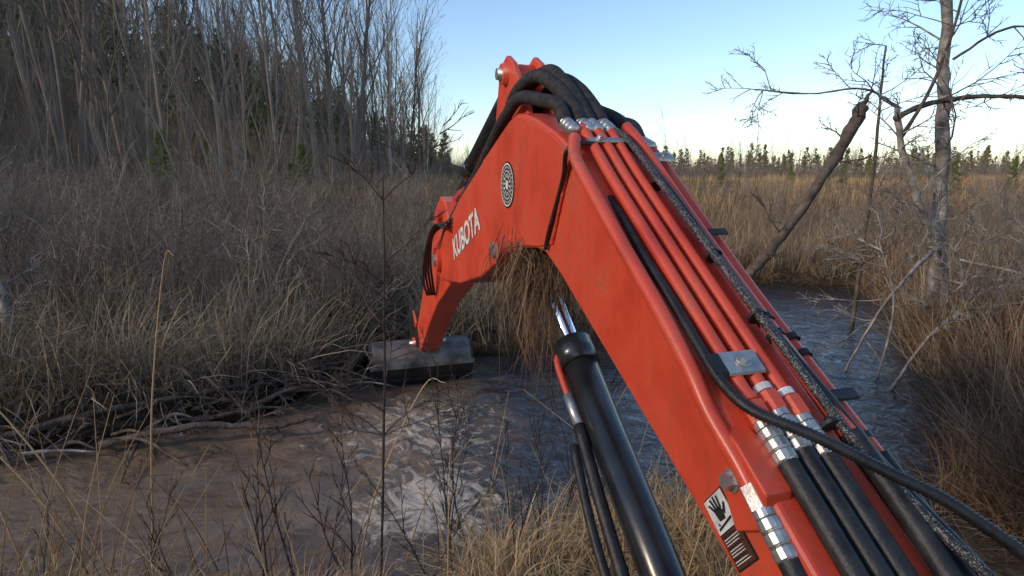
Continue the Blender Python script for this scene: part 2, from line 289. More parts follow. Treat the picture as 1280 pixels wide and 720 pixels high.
# ------------------------------------------------------------------ trees (distant masses)
def bare(i,h,r):
    mb=MB(); grow(mb,(0,0,-.3),(random.gauss(0,.03),random.gauss(0,.03),1),h,r,0,3,(15,5,4),spread=.6,upb=.5,wig=.05,start=.3,lr=.34,sides=(6,4,3,3),rmin=.007)
    return mb.obj('bare_tree_v%d'%i,[M_barkf],link=False)
bt=[bare(i,random.uniform(12,17),random.uniform(.07,.15)) for i in range(8)]
def sap(i):
    mb=MB(); grow(mb,(0,0,-.1),(random.gauss(0,.12),random.gauss(0,.12),1),random.uniform(4,7.5),random.uniform(.02,.04),0,2,(12,4),spread=.5,upb=.5,wig=.07,start=.25,lr=.3,sides=(5,3,3,3),rmin=.005)
    return mb.obj('sapling_v%d'%i,[M_barkf],link=False)
sp=[sap(i) for i in range(6)]
def pine(i,h,low,mat,tn=8,nlen=.28,nq=6,step=.035,wd=.03):
    mb=MB(); mb.tube([(random.gauss(0,.02)*k,random.gauss(0,.02)*k,-.2+h*k/8) for k in range(9)],[.16*h/12*(1-.9*k/8) for k in range(9)],6,0,False,.4)
    z=h*low
    while z<h*.99:
        t=(z/h-low)/(1-low); Lb=h*.20*(1-t)**.7*(.65+.35*min(1,t*4))+.15
        for k in range(random.randint(2,6)):
            a=random.uniform(0,6.283); ln=Lb*random.uniform(.45,1.35); el=random.uniform(-.05,.5)+t*.5
            pts=[Vector((0,0,z))]
            for s_ in range(3): pts.append(pts[-1]+Vector((math.cos(a)*math.cos(el),math.sin(a)*math.cos(el),math.sin(el)))*ln/3); el+=.12; a+=random.gauss(0,.12)
            mb.tube(pts,[.02*h/10,.014*h/10,.009*h/10,.005],3,0,False,.4)
            for q_ in range(nq):
                f=random.uniform(.35,1.0)*3; j=min(int(f),2); c0=pts[j].lerp(pts[j+1],f-j)+Vector((random.gauss(0,.1),random.gauss(0,.1),random.gauss(0,.08)))*ln*.6
                tt=random.random()
                for r_ in range(tn):
                    d=Vector((random.gauss(0,1),random.gauss(0,1),random.gauss(.3,.8))).normalized()*nlen*random.uniform(.6,1.1)*h/12*1.3; s1=d.orthogonal().normalized()*wd*h/12*1.4
                    mb.add([c0-s1,c0+s1,c0+d],[(0,1,2)],1,tt*.7+.3*random.random())
        z+=h*step*random.uniform(.6,1.5)
    return mb.obj('pine_v%d'%i,[M_barkf,mat],link=False,smooth=False)
pn=[pine(i,12,random.uniform(.15,.45),M_needle) for i in range(4)]
fp=[pine(20+i,12,random.uniform(.1,.5),M_fneedle,tn=5,nlen=.5,nq=4,step=.055,wd=.07) for i in range(6)]
yp=[pine(10+i,12,.06,M_needleY,tn=9,nlen=.35) for i in range(2)]
C_bare=coll('bare_trees',bt); C_sap=coll('saplings',sp); C_pine=coll('pines',pn); C_fp=coll('far_pines',fp); C_yp=coll('young_pines',yp); C_mix=coll('far_mixed',bt[:4]+sp[:3])
scatter('bare_forest',C_bare,*place(430,(vis(-.95,-9),vis(-.055,-5)),(19,120),1.15,2,s=(.6,1.15),tilt=.05))
scatter('bare_forest',C_bare,*place(60,(-75,-14),(-70,10),1.0,2,s=(.7,1.1),tilt=.05))
scatter('sapling_thicket',C_sap,*place(380,(vis(-.95,-3),vis(-.05,-4)),(13,80),1.15,1,s=(.5,1.15),tilt=.12))
scatter('sapling_thicket',C_sap,*place(110,(vis(.15,2),vis(.95,3)),(20,80),1.1,1,s=(.3,.75),tilt=.1))
scatter('pine_forest',C_pine,*place(240,(vis(-.95,-16),vis(-.055,-8)),(34,100),1.0,2,cond=lambda x,y:(-x-13-.055*y)>0,s=(.3,.75),tilt=.03))
scatter('pine_forest',C_fp,*place(260,(vis(-.75,-20),vis(-.05,-8)),(80,180),1.0,2,s=(.4,.85),tilt=.03))
clus=lambda x,y:(np.sin(x*.13+1.1)+np.sin(x*.31+y*.05)+rng.normal(0,.9,len(x)))>-.4
scatter('far_treeline',C_fp,*place(620,(vis(-.15,-5),vis(1.0,5)),(125,210),1.0,2,s=(.2,.60),tilt=.04,cond=clus))
scatter('far_treeline',C_mix,*place(620,(vis(-.1,-5),vis(1.0,5)),(95,170),1.0,2,s=(.3,.6),tilt=.04))
scatter('far_brush',C_br,*place(900,(vis(-.1,-5),vis(1.0,5)),(95,150),1.0,2,s=(1.6,3.2),tilt=.1))
scatter('young_pines',C_yp,*place(16,(vis(-.6,0),vis(-.2,-2)),(16,38),1.0,2,s=(.08,.2),tilt=.06))
scatter('young_pines',C_yp,*place(14,(vis(.2,3),vis(.9,0)),(34,90),1.0,2,s=(.12,.3),tilt=.04))

# ------------------------------------------------------------------ dead tree on the right bank
M_dead=noisy('weathered_bark',[(.3,(.09,.074,.062)),(.5,(.22,.19,.165)),(.7,(.42,.38,.34))],scale=9,rough=.9,bump=.7,bscale=30,dist=.02)
M_dark=noisy('dark_bark',[(.3,(.04,.03,.025)),(.6,(.12,.09,.07)),(.8,(.20,.16,.135))],scale=10,rough=.9,bump=.8,bscale=30,dist=.02)
random.seed(21)
mb=MB()
def limb(pts,r0,r1,mat=0,twigs=8,tl=.8,n=7,upb=.1,tr=.012,rmin=.0045):
    c=cat(pts,n); k=len(c); c=[p+Vector((random.gauss(0,r0*.15),random.gauss(0,r0*.15),random.gauss(0,r0*.15))) for p in c]
    rads=[(r0+(r1-r0)*i/(k-1))*random.uniform(.85,1.12) for i in range(k)]
    mb.tube(c,rads,8 if r0>.03 else 5,mat)
    for t in range(twigs):
        i=random.randint(int(k*.25),k-1); d=(c[min(i+1,k-1)]-c[max(i-1,0)]).normalized(); a=random.uniform(0,6.28)
        pd=Matrix.Rotation(a,3,d)@d.orthogonal().normalized()
        grow(mb,c[i],(d*.5+pd*.9),tl*random.uniform(.5,1.3),min(max(rads[i]*.4,rmin*1.4),tr),1,3,(0,6,4),spread=.7,upb=upb,wig=.18,mat=mat,rmin=rmin)
gz=-.2
limb([(4.78,6.75,gz-.2),(4.74,6.76,1.3),(4.62,6.8,2.7),(4.55,6.8,3.7),(4.5,6.9,6.6)],.08,.05,0,12,1.2,upb=.2)
limb([(4.95,6.7,gz-.2),(4.75,6.65,.9),(4.42,6.6,1.5),(4.15,6.6,2.1),(4.02,6.6,2.6)],.055,.03,0,8,.8)
limb([(4.0,6.6,2.5),(4.4,6.6,2.66),(5.0,6.6,2.72),(5.5,6.55,2.66),(6.2,6.5,2.35)],.032,.014,1,9,.8)
limb([(4.35,7.6,-.2),(4.42,7.6,2),(4.4,7.6,3.4)],.03,.012,1,8,.7)
limb([(4.1,6.6,2.3),(4.35,6.5,3.0),(4.45,6.4,3.9)],.022,.010,1,7,.8)
limb([(4.05,6.6,2.6),(3.6,6.5,2.78),(3.0,6.4,2.72),(2.4,6.3,2.75)],.014,.007,0,7,.55)
limb([(4.6,6.7,3.1),(5.1,6.6,3.4),(5.7,6.5,3.2)],.016,.008,1,6,.7)
limb([(4.8,6.7,1.2),(4.2,6.3,.95),(3.7,6.0,.55),(3.3,5.8,.0)],.026,.012,0,7,.7,upb=0)
limb([(4.9,6.7,1.0),(5.3,6.0,.9),(5.6,5.6,.75),(5.9,5.2,.9)],.02,.01,0,8,.7,upb=0)
limb([(4.7,6.7,.8),(5.0,6.2,.7),(4.6,5.7,.6),(4.3,5.3,.5)],.018,.009,0,8,.7,upb=0)
limb([(3.4,5.3,-.1),(3.9,5.3,.65),(4.6,5.2,.85),(5.6,5.0,1.1)],.018,.008,0,11,.7,upb=.05)
limb([(3.5,5.6,-.1),(3.65,5.7,.7),(3.5,5.8,1.3)],.014,.007,0,8,.55)
limb([(4.4,5.8,.1),(4.2,5.6,1.0),(3.8,5.5,1.5)],.014,.007,0,10,.65)
limb([(5.2,6.2,.3),(5.8,6.3,1.6),(6.0,6.2,2.2)],.016,.007,0,9,.8)
limb([(5.0,5.0,.2),(4.9,5.1,1.2),(5.2,5.2,1.9)],.014,.007,1,10,.7)
mb.obj('dead_tree',[M_dead,M_dark])
mb=MB()
limb([(1.9,6.6,-.1),(2.4,6.6,.62),(2.8,6.6,1.1),(3.2,6.6,1.7),(3.5,6.62,2.25),(3.66,6.6,2.62)],.05,.065,1,5,.5,upb=0)
limb([(3.63,6.6,2.55),(3.74,6.62,2.78)],.05,.008,1,0)
mb.obj('broken_tree_trunk',[M_dead,M_dark])
mb=MB()
limb([(-6.2,6.9,.2),(-6.4,7.0,1.3),(-6.9,7.0,2.5)],.05,.025,0,5,.7)
mb.obj('dead_tree',[M_dead,M_dark])
mb=MB()
limb([(-4.2,5.0,.2),(-4.35,5.1,.9),(-4.5,5.15,1.35)],.05,.03,0,5,.7); limb([(-4.1,4.8,.2),(-4.6,4.9,.8),(-5.2,5,1.0)],.02,.01,0,5,.6)
mb.obj('tree_snag',[M_dead,M_dark])
mb=MB()
for i in range(52):
    t=random.random(); x=-4.4+t*2.9; y=3.85+max(0,(x+3.6))*.62+random.uniform(-.15,.35); a=random.gauss(.25,.5); l=random.uniform(.3,.95)
    zz=float(height(x,y)); zz=max(zz,0)+.02
    limb([(x,y,zz),(x+l*.5*math.cos(a),y+l*.5*math.sin(a),zz+random.uniform(.02,.14)),(x+l*math.cos(a),y+l*math.sin(a),zz+.02)],random.uniform(.008,.028),.006,1 if random.random()<.88 else 0,3,.28,n=4,upb=0,tr=.007,rmin=.003)
limb([(-2.9,4.0,.06),(-2.3,4.15,.14),(-1.75,4.25,.1),(-1.45,4.3,.16)],.034,.014,1,6,.35,upb=0)
limb([(-3.8,3.85,.08),(-3.0,4.25,.22),(-2.2,4.7,.25)],.036,.014,1,6,.35,upb=0)
limb([(-2.2,4.6,.05),(-1.8,4.75,.2),(-1.5,5.1,.12)],.028,.012,1,5,.3,upb=0)
mb.obj('driftwood',[M_dead,M_dark])

# ------------------------------------------------------------------ foreground stems
M_stem=noisy('dark_stem',[(.3,(.025,.017,.014)),(.7,(.08,.055,.042))],scale=20,rough=.7,bump=.2)
random.seed(5)
mb=MB()
limb([(-.60,2.45,0),(-.57,2.46,.5),(-.54,2.45,1.05),(-.52,2.44,1.5),(-.51,2.45,1.92)],.0075,.0035,0,15,.38,n=5,upb=.35,tr=.0045,rmin=.0022)
mb.obj('shrub_sapling',[M_stem])
stems=[(-.95,2.5,1.05,-.25,8,.0065),(-.75,2.5,1.0,.2,8,.006),(-.15,2.6,1.05,-.3,8,.0065),(-.35,2.65,.95,.25,7,.0055),(.30,2.75,.95,-.1,7,.006),(-1.15,2.45,.8,.25,6,.0055),(.1,2.5,.85,.1,6,.006),(-.68,2.4,.8,-.4,6,.0055),(-.45,2.4,.75,.5,6,.0055),(.2,2.7,1.1,.25,7,.006),(-.25,2.45,1.15,-.12,8,.006),(-1.4,2.4,.7,-.3,6,.005),(-.85,2.3,.8,.35,6,.0055),(.4,2.6,1.2,.12,7,.0055),(-.05,2.45,.95,.4,6,.0055),(-1.7,2.45,.8,.2,6,.005),(-1.05,2.35,.9,-.05,7,.0055),(-.3,2.3,.7,-.5,6,.005),(.05,2.8,.8,-.35,6,.0055),(-2.1,2.4,.6,.3,5,.0045)]
for (x,y,l,dx,k,r) in stems:
    mb=MB(); z0=max(float(height(x,y)),0)-.05
    grow(mb,(x,y,z0),(dx,0,1),l,r,0,2,(k,3),spread=.5,upb=.35,wig=.06,start=.2,lr=.32,sides=(6,4,3,3),nsg=(9,5,3,2,2),rmin=.0026)
    mb.obj('shrub_stem',[M_stem])
mb=MB()
for i in range(90):
    x=random.choice([random.uniform(-2.9,-.9),random.uniform(-2.6,1.0)]); y=random.uniform(2.1,2.9); z0=max(float(height(x,y)),0)-.03
    l=random.uniform(.35,.95); a=random.gauss(0,.35); b_=random.gauss(0,.25)
    pts=cat([(x,y,z0),(x+a*l*.4,y+b_*l*.4,z0+l*.5),(x+a*l*1.1,y+b_*l,z0+l)],4); mb.tube(pts,[.0038*(1-.7*i_/(len(pts)-1)) for i_ in range(len(pts))],4,0,False,random.random())
for (x,y,tx,tz) in [(-1.95,3.0,.22,1.5),(-2.1,2.7,-.6,.9),(-1.9,2.6,-.5,1.0),(-2.4,2.7,-.4,1.1),(-.75,2.6,.35,1.0)]:
    pts=cat([(x,y,.0),(x+tx*.35,y,tz*.5),(x+tx,y,tz),(x+tx*1.3,y-.02,tz*1.03)],5); mb.tube(pts,[.006*(1-.7*i_/(len(pts)-1)) for i_ in range(len(pts))],5,0,False,.8)
mb.obj('dry_weed_stalks',[M_straw])

# ------------------------------------------------------------------ EXCAVATOR
ex=empty('excavator')
def B(y,w_,z): return Vector((.8-.31*y+.955*w_, y+.296*w_, H+z))
nv=Vector((.955,.296,0))
def paint(name):
    m=new_mat(name,rough=.38); b=m.node_tree.nodes['Principled BSDF']; b.inputs['Coat Weight'].default_value=.3; b.inputs['Coat Roughness'].default_value=.25
    tc=N(m,'ShaderNodeTexCoord'); n=N(m,'ShaderNodeTexNoise'); n.inputs['Scale'].default_value=3.5; n.inputs['Detail'].default_value=8; n.inputs['Roughness'].default_value=.65; L(m,tc.outputs['Object'],n.inputs['Vector'])
    r=ramp(m,[(.30,(.52,.048,.020)),(.5,(.70,.072,.029)),(.75,(.76,.105,.048))]); L(m,n.outputs['Fac'],r.inputs['Fac'])
    n2=N(m,'ShaderNodeTexNoise'); n2.inputs['Scale'].default_value=55; n2.inputs['Detail'].default_value=6; n2.inputs['Roughness'].default_value=.8; L(m,tc.outputs['Object'],n2.inputs['Vector'])
    d=N(m,'ShaderNodeMath',operation='MULTIPLY'); L(m,n.outputs['Fac'],d.inputs[0]); L(m,n2.outputs['Fac'],d.inputs[1])
    dr=N(m,'ShaderNodeMapRange'); dr.inputs['From Min'].default_value=.28; dr.inputs['From Max'].default_value=.40; dr.inputs['To Max'].default_value=.75; L(m,d.outputs[0],dr.inputs['Value'])
    mp=N(m,'ShaderNodeMapping'); mp.inputs['Scale'].default_value=(22,22,1.6); L(m,tc.outputs['Object'],mp.inputs['Vector'])
    n4=N(m,'ShaderNodeTexNoise'); n4.inputs['Scale'].default_value=1.0; n4.inputs['Detail'].default_value=5; L(m,mp.outputs[0],n4.inputs['Vector'])
    s4=N(m,'ShaderNodeMapRange'); s4.inputs['From Min'].default_value=.56; s4.inputs['From Max'].default_value=.75; s4.inputs['To Max'].default_value=.35; L(m,n4.outputs['Fac'],s4.inputs['Value'])
    sa=N(m,'ShaderNodeMath',operation='MAXIMUM'); L(m,dr.outputs[0],sa.inputs[0]); L(m,s4.outputs[0],sa.inputs[1])
    mx=N(m,'ShaderNodeMix',data_type='RGBA'); L(m,sa.outputs[0],mx.inputs[0]); L(m,r.outputs[0],mx.inputs[6]); mx.inputs[7].default_value=(.26,.11,.065,1)
    n5=N(m,'ShaderNodeTexNoise'); n5.inputs['Scale'].default_value=28; n5.inputs['Detail'].default_value=8; n5.inputs['Roughness'].default_value=.7; L(m,tc.outputs['Object'],n5.inputs['Vector'])
    s5=N(m,'ShaderNodeMapRange'); s5.inputs['From Min'].default_value=.67; s5.inputs['From Max'].default_value=.70; L(m,n5.outputs['Fac'],s5.inputs['Value'])
    mx2=N(m,'ShaderNodeMix',data_type='RGBA'); L(m,s5.outputs[0],mx2.inputs[0]); L(m,mx.outputs[2],mx2.inputs[6]); mx2.inputs[7].default_value=(.12,.075,.055,1); L(m,mx2.outputs[2],b.inputs['Base Color'])
    rr=N(m,'ShaderNodeMapRange'); rr.inputs['To Min'].default_value=.25; rr.inputs['To Max'].default_value=.65; L(m,n.outputs['Fac'],rr.inputs['Value']); L(m,rr.outputs[0],b.inputs['Roughness'])
    bp=N(m,'ShaderNodeBump'); bp.inputs['Strength'].default_value=.12; bp.inputs['Distance'].default_value=.004; n3=N(m,'ShaderNodeTexNoise'); n3.inputs['Scale'].default_value=40; L(m,tc.outputs['Object'],n3.inputs['Vector']); L(m,n3.outputs['Fac'],bp.inputs['Height']); L(m,bp.outputs[0],b.inputs['Normal'])
    return m
M_or=paint('orange_paint')
M_rub=noisy('black_rubber',[(.3,(.008,.008,.009)),(.7,(.03,.028,.027))],scale=25,rough=.5,bump=.2,bscale=120)
M_sleeve=noisy('nylon_sleeve',[(.35,(.010,.010,.012)),(.75,(.05,.045,.04))],scale=40,rough=.8,bump=.5,bscale=220,dist=.004)
M_cyl=noisy('black_cylinder_paint',[(.3,(.008,.009,.011)),(.7,(.03,.03,.03))],scale=8,rough=.28,bump=.05,coat=.3)
M_zinc=noisy('zinc',[(.3,(.40,.39,.36)),(.7,(.66,.65,.62))],scale=30,rough=.4,metal=.8,bump=.1)
M_chr=new_mat('chrome_rod',(.8,.8,.82),.08,1)
M_steel=noisy('worn_steel',[(.3,(.05,.043,.037)),(.5,(.14,.125,.108)),(.75,(.25,.23,.20))],scale=7,rough=.5,metal=.2,bump=.3)
M_steeld=noisy('dark_steel',[(.3,(.012,.011,.010)),(.7,(.05,.042,.035))],scale=7,rough=.4,bump=.3)  # darker steel tone for the bucket's lower shell, side plates and ears
M_white=noisy('white_vinyl',[(.35,(.55,.53,.50)),(.6,(.76,.76,.74))],scale=30,rough=.5,bump=0); M_blackv=new_mat('black_vinyl',(.02,.02,.02),.4); M_brownv=new_mat('brown_vinyl',(.09,.035,.02),.4)
M_br=new_mat('braided_sleeve',rough=.6); b=M_br.node_tree.nodes['Principled BSDF']; tc=N(M_br,'ShaderNodeTexCoord'); vo=N(M_br,'ShaderNodeTexVoronoi'); vo.inputs['Scale'].default_value=420; L(M_br,tc.outputs['Object'],vo.inputs['Vector']); r=ramp(M_br,[(.3,(.015,.015,.015)),(.75,(.04,.04,.04)),(.9,(.26,.24,.22))]); sp_=N(M_br,'ShaderNodeSeparateColor'); L(M_br,vo.outputs['Color'],sp_.inputs[0]); L(M_br,sp_.outputs[0],r.inputs['Fac']); L(M_br,r.outputs[0],b.inputs['Base Color'])
def prism(name,prof,w0,w1,mat,bev=.008,seg=3):
    me=bpy.data.meshes.new(name); bm=bmesh.new()
    a=[bm.verts.new(B(y,w0,z)) for y,z in prof]; c=[bm.verts.new(B(y,w1,z)) for y,z in prof]; k=len(prof)
    bm.faces.new(a); bm.faces.new(c[::-1])
    for i in range(k): bm.faces.new((a[i],c[i],c[(i+1)%k],a[(i+1)%k]))
    bmesh.ops.recalc_face_normals(bm,faces=bm.faces); bm.to_mesh(me); bm.free(); me.materials.append(mat)
    o=bpy.data.objects.new(name,me); sc.collection.objects.link(o); o.parent=ex
    if bev:
        md=o.modifiers.new('bev','BEVEL'); md.width=bev; md.segments=seg; md.limit_method='ANGLE'; md.angle_limit=math.radians(35)
    return o
def cyl(mb,y,z,w0,w1,r,mat=0,sides=24): mb.tube([B(y,w0,z),B(y,w0+.0001,z),B(y,w1-.0001,z),B(y,w1,z)],[r*.9,r,r,r*.9],sides,mat)
UP=[(.35,-1.08),(1.93,.037),(2.02,.09),(2.12,.132),(2.30,.19),(2.44,.222),(2.52,.228),(2.62,.21),(2.94,.092),(3.54,-.14),(4.12,-.42),(4.30,-.50),(4.37,-.58)]
LO=[(4.35,-.68),(4.25,-.73),(4.1,-.73),(3.6,-.66),(3.11,-.535),(2.90,-.45),(2.75,-.385),(2.6,-.335),(2.42,-.30),(2.30,-.285),(2.2,-.288),(2.05,-.348),(.40,-1.155),(.33,-1.14)]
prism('boom',UP+LO,0,.24,M_or,.014,3)
def zt(y):
    return float(np.interp(y,[p[0] for p in UP],[p[1] for p in UP]))
prism('boom_side_plate',[(1.97,.055),(2.14,.128),(2.44,.208),(2.52,.214),(2.62,.195),(2.94,.078),(3.02,.05),(2.95,-.28),(2.75,-.37),(2.6,-.322),(2.42,-.288),(2.25,-.272),(2.12,-.25)],-.006,.0,M_or,.004,2)
d=MB()
wl=[B(1.965+.15*t/24,-.006,.05-.295*t/24)+Vector((random.gauss(0,.0008),random.gauss(0,.0008),0)) for t in range(25)]
d.tube(wl,[.0055*random.uniform(.85,1.15) for _ in wl],6,0)
cyl(d,2.66,-.335,-.055,.30,.062,0); cyl(d,2.66,-.335,-.068,.312,.034,1)
cyl(d,4.2,-.60,-.03,.27,.085,0); cyl(d,4.2,-.60,-.05,.29,.04,1)
cyl(d,4.27,-.30,-.0,.24,.05,0)
d.tube([B(1.12,-.038,-.60),B(1.12,-.022,-.60)],.017,6,1); d.tube([B(1.12,-.022,-.60),B(1.12,-.01,-.60)],.024,16,1)
d.obj('boom_bosses',[M_or,M_zinc],ex,smooth=False)
prism('pipe_end_block',[(1.03,-.655),(1.10,-.70),(1.17,-.60),(1.22,-.49),(1.12,-.52),(1.03,-.58)],-.018,.045,M_or,.006)
EAR=[(2.50,.21),(2.60,.34),(2.72,.46),(2.80,.50),(2.88,.47),(2.92,.40),(2.98,.2),(3.02,.06),(2.6,.1)]
prism('cylinder_ear',EAR,.045,.07,M_or,.006); prism('cylinder_ear_far',EAR,.17,.195,M_or,.006)
d=MB(); cyl(d,2.80,.42,.02,.22,.045,0); cyl(d,2.80,.42,.0,.24,.025,1)
d.obj('ear_pin',[M_or,M_zinc],ex)
d=MB()
def seg(mb,p,q,r,mat,s=20): mb.tube([p,p.lerp(q,.001),p.lerp(q,.999),q],[r*.92,r,r,r*.92],s,mat)
a=B(2.80,.12,.42);e=B(4.27,.12,-.22)
seg(d,a,a.lerp(e,.62),.055,0); seg(d,a.lerp(e,.60),a.lerp(e,.66),.062,0); seg(d,a.lerp(e,.62),e,.028,1)
d.obj('arm_cylinder',[M_cyl,M_chr],ex)
d=MB(); a=B(2.67,.13,-.325); e=B(1.02,.13,-1.57)
seg(d,a,a.lerp(e,.33),.034,1); seg(d,a.lerp(e,.28),e,.066,0,28); seg(d,a.lerp(e,.265),a.lerp(e,.315),.076,0,28); seg(d,a.lerp(e,.262),a.lerp(e,.268),.06,2)
seg(d,e-nv*.1,e+nv*.1,.07,0)
off=Vector((-.078,-.02,-.02))
d.tube(cat([a.lerp(e,.275)+off*.45,a.lerp(e,.285)+off*.9,a.lerp(e,.32)+off,a.lerp(e,.37)+off],5),.013,10,3); seg(d,a.lerp(e,.36)+off,a.lerp(e,.42)+off,.02,2,8)
d.tube(cat([a.lerp(e,.42)+off,a.lerp(e,.6)+off*1.3,a.lerp(e,.8)+off*1.5,e+off*1.8],8),.022,10,4)
d.tube(cat([a.lerp(e,.45)+off*1.5,a.lerp(e,.6)+off*1.9,a.lerp(e,.8)+off*2.0,e+off*2.2],8),.016,10,4)
seg(d,a.lerp(e,.66)+off*1.5,a.lerp(e,.69)+off*1.5,.035,2,10)
d.obj('lift_cylinder',[M_cyl,M_chr,M_zinc,M_or,M_rub],ex)
prism('swing_bracket',[(0.05,-1.2),(.35,-.98),(.5,-1.1),(.6,-1.3),(1.12,-1.5),(1.1,-1.66),(.1,-1.75)],.02,.22,M_or,.02)
pp=MB(); ft=MB(); hs=MB()
def path(wf,hf,ys): return [B(y,wf,zt(y)+hf(y)) for y in ys]
ys=[2.03,1.97,1.9,1.8,1.6,1.4,1.25,1.16]
pp.tube(cat([B(2.0,.02,.105),B(1.95,-.0,.095),B(1.90,-.020,.045),B(1.8,-.024,-.03),B(1.6,-.024,-.175),B(1.4,-.024,-.315),B(1.27,-.022,-.42),B(1.2,-.02,-.49),B(1.12,-.012,-.555),B(1.07,-.008,-.60)],8),.0195,14,0)
for w_,h_ in [(.058,.03),(.105,.03),(.15,.03)]:
    pp.tube(cat(path(w_,lambda y,h_=h_:h_+.02*max(0,(y-1.85)/.2),ys)),.0165,12,0)
for w_,h0_ in [(.262,-.005),(.305,-.01),(.225,.05)]:
    pp.tube(cat([B(y,w_,zt(y)+h0_-.02*math.sin((y-1)*3)) for y in [2.04,1.95,1.85,1.7,1.5,1.35,1.22,1.12,1.04]]),.0175,12,0)
pp.obj('hydraulic_pipes',[M_or],ex)
for w_,h_ in [(.058,.03),(.105,.03),(.15,.03),(-.008,-.005),(.225,.05),(.262,-.005),(.305,-.01)]:
    y0=1.17 if .04<w_<.2 else 1.08
    if .09<w_<.11: y0=1.185
    zf=lambda y:zt(y)+h_
    if w_<0: zf=lambda y:-.60+(y-1.07)*.8
    P0=[B(y0-k*.012,w_,zf(y0-k*.012)) for k in range(14)]
    if w_<.2:
        ft.tube([P0[0],P0[3]],.024,6,1 if w_>0 else 0); ft.tube([P0[3],P0[4]],.0215,16,0)
        for k in (0,1,2): ft.tube([P0[4].lerp(P0[9],k/3+.01),P0[4].lerp(P0[9],k/3+.05),P0[4].lerp(P0[9],(k+1)/3-.05),P0[4].lerp(P0[9],(k+1)/3)],[.020,.0235,.0235,.020],14,0)
        if w_>0: ft.tube([P0[0].lerp(P0[3],-.45),P0[0].lerp(P0[3],-.1)],.0205,14,2 if w_>.1 else 1)
    st=P0[8] if w_<.2 else P0[0]; yy=y0-.096 if w_<.2 else y0
    hs.tube(cat([st,B(yy-.12,w_+.005,zf(yy-.12)-.01),B(yy-.3,w_+.012+random.uniform(-.008,.008),zf(yy-.3)-.03),B(yy-.5,w_+.03,zf(yy-.5)-.08),B(yy-.8,w_+.05,zf(yy-.5)-.5)],10),.0215,12,0)
ft.obj('hose_fittings',[M_zinc,M_or,M_white],ex,smooth=False)
def ridged(mb,pts,r,mat,pitch=.009,sides=12,amp=.1):
    P=cat(pts,12); Ls=[0]
    for i in range(1,len(P)): Ls.append(Ls[-1]+(P[i]-P[i-1]).length)
    n_=int(Ls[-1]/pitch*2); out=[]; j=0
    for i in range(n_+1):
        s_=Ls[-1]*i/n_
        while j<len(Ls)-2 and Ls[j+1]<s_: j+=1
        out.append(P[j].lerp(P[j+1],(s_-Ls[j])/max(Ls[j+1]-Ls[j],1e-6)))
    mb.tube(out,[r*(1+(amp if i%2 else -amp)) for i in range(n_+1)],sides,mat)
ridged(hs,[B(1.78,.038,-.075),B(1.66,.03,-.145),B(1.55,.022,-.215),B(1.42,.018,-.295),B(1.28,.012,-.385),B(1.2,.012,-.435),B(1.13,.03,-.465),B(1.05,.10,-.49),B(.97,.18,-.53),B(.88,.27,-.58),B(.75,.38,-.70),B(.5,.45,-.95)],.0115,0,.008)
hs.tube(cat([B(2.2,.14,.19),B(2.08,.15,.155),B(1.95,.17,.11),B(1.75,.178,-.025),B(1.5,.185,-.20),B(1.3,.19,-.34),B(1.15,.20,-.45),B(1.05,.215,-.53),B(.92,.25,-.62),B(.75,.30,-.74),B(.5,.3,-1.0)],10),.0105,12,1)
hs.tube(cat([B(2.2,.16,.175),B(2.0,.178,.115),B(1.75,.195,-.035),B(1.5,.202,-.215),B(1.3,.207,-.355),B(1.15,.225,-.46),B(1.0,.255,-.58),B(.8,.32,-.74),B(.5,.33,-1.0)],10),.012,12,0)
for w_,zp,yp_,w1,r_ in [(.02,.285,2.50,-.0,.024),(.075,.36,2.45,.035,.026),(.105,.375,2.42,.08,.026),(.15,.35,2.45,.16,.025),(.27,.25,2.48,.25,.025),(.30,.21,2.45,.28,.022)]:
    base=zt(2.09)+(.05 if w_<.2 else -.01)
    ridged(hs,[B(2.07,w_,base-.01),B(2.14,w_,base+.05),B(2.28,w_+(w1-w_)*.3,base+(zp-base)*.72),B(yp_,w_+(w1-w_)*.6,zp),B(2.65,w1,zp-.05 if w_<.2 else zp-.08),B(2.85,w1+.01,zt(2.85)+.04),B(3.2,w1+.02,zt(3.2)+.01),B(3.7,w1+.03,zt(3.7)+.01),B(4.1,w1+.03,zt(4.1)+.01),B(4.3,w1+.03,-.56)],r_,2,.013,12,.05)
    q0=B(2.085,w_,base-.005); q1=B(2.0,w_,zt(2.0)+(.05 if w_<.2 else 0))
    for k in (0,1,2): hs.tube([q0.lerp(q1,k/4),q0.lerp(q1,k/4+.03),q0.lerp(q1,(k+1)/4-.04),q0.lerp(q1,(k+1)/4)],[.018,.0225,.0225,.018],14,3)
    hs.tube([q0.lerp(q1,.78),q1],.0215,6,3)
for k in range(4):
    o_=-.02-.018*k
    hs.tube(cat([B(3.75,o_+.02,-.28-.02*k),B(4.0,o_,-.35),B(4.25,o_-.02,-.45-.04*k),B(4.4,o_-.01,-.66-.04*k),B(4.55,o_+.04,-.92)],8),.009,10,0)
hs.obj('hydraulic_hoses',[M_rub,M_br,M_sleeve,M_zinc],ex)
c=MB()
def bar(mb,y,w0,w1,h,ly,th,mat):
    p=[]
    for yy in (y-ly/2,y+ly/2):
        for ww in (w0,w1):
            for t in (0,th): p.append(B(yy,ww,zt(yy)+h+t))
    mb.add(p,[(0,1,3,2),(4,6,7,5),(0,4,5,1),(2,3,7,6),(1,5,7,3),(0,2,6,4)],mat)
def bolt(mb,y,w_,h,mat=0,r=.012):
    q0=B(y,w_,zt(y)+h); nn=Vector((.18,-.55,.8)).normalized()
    mb.tube([q0,q0+nn*.004],r*1.5,16,mat); mb.tube([q0+nn*.004,q0+nn*.014],r,6,mat)
bar(c,1.235,.035,.125,.048,.045,.006,0); bolt(c,1.235,.085,.055)
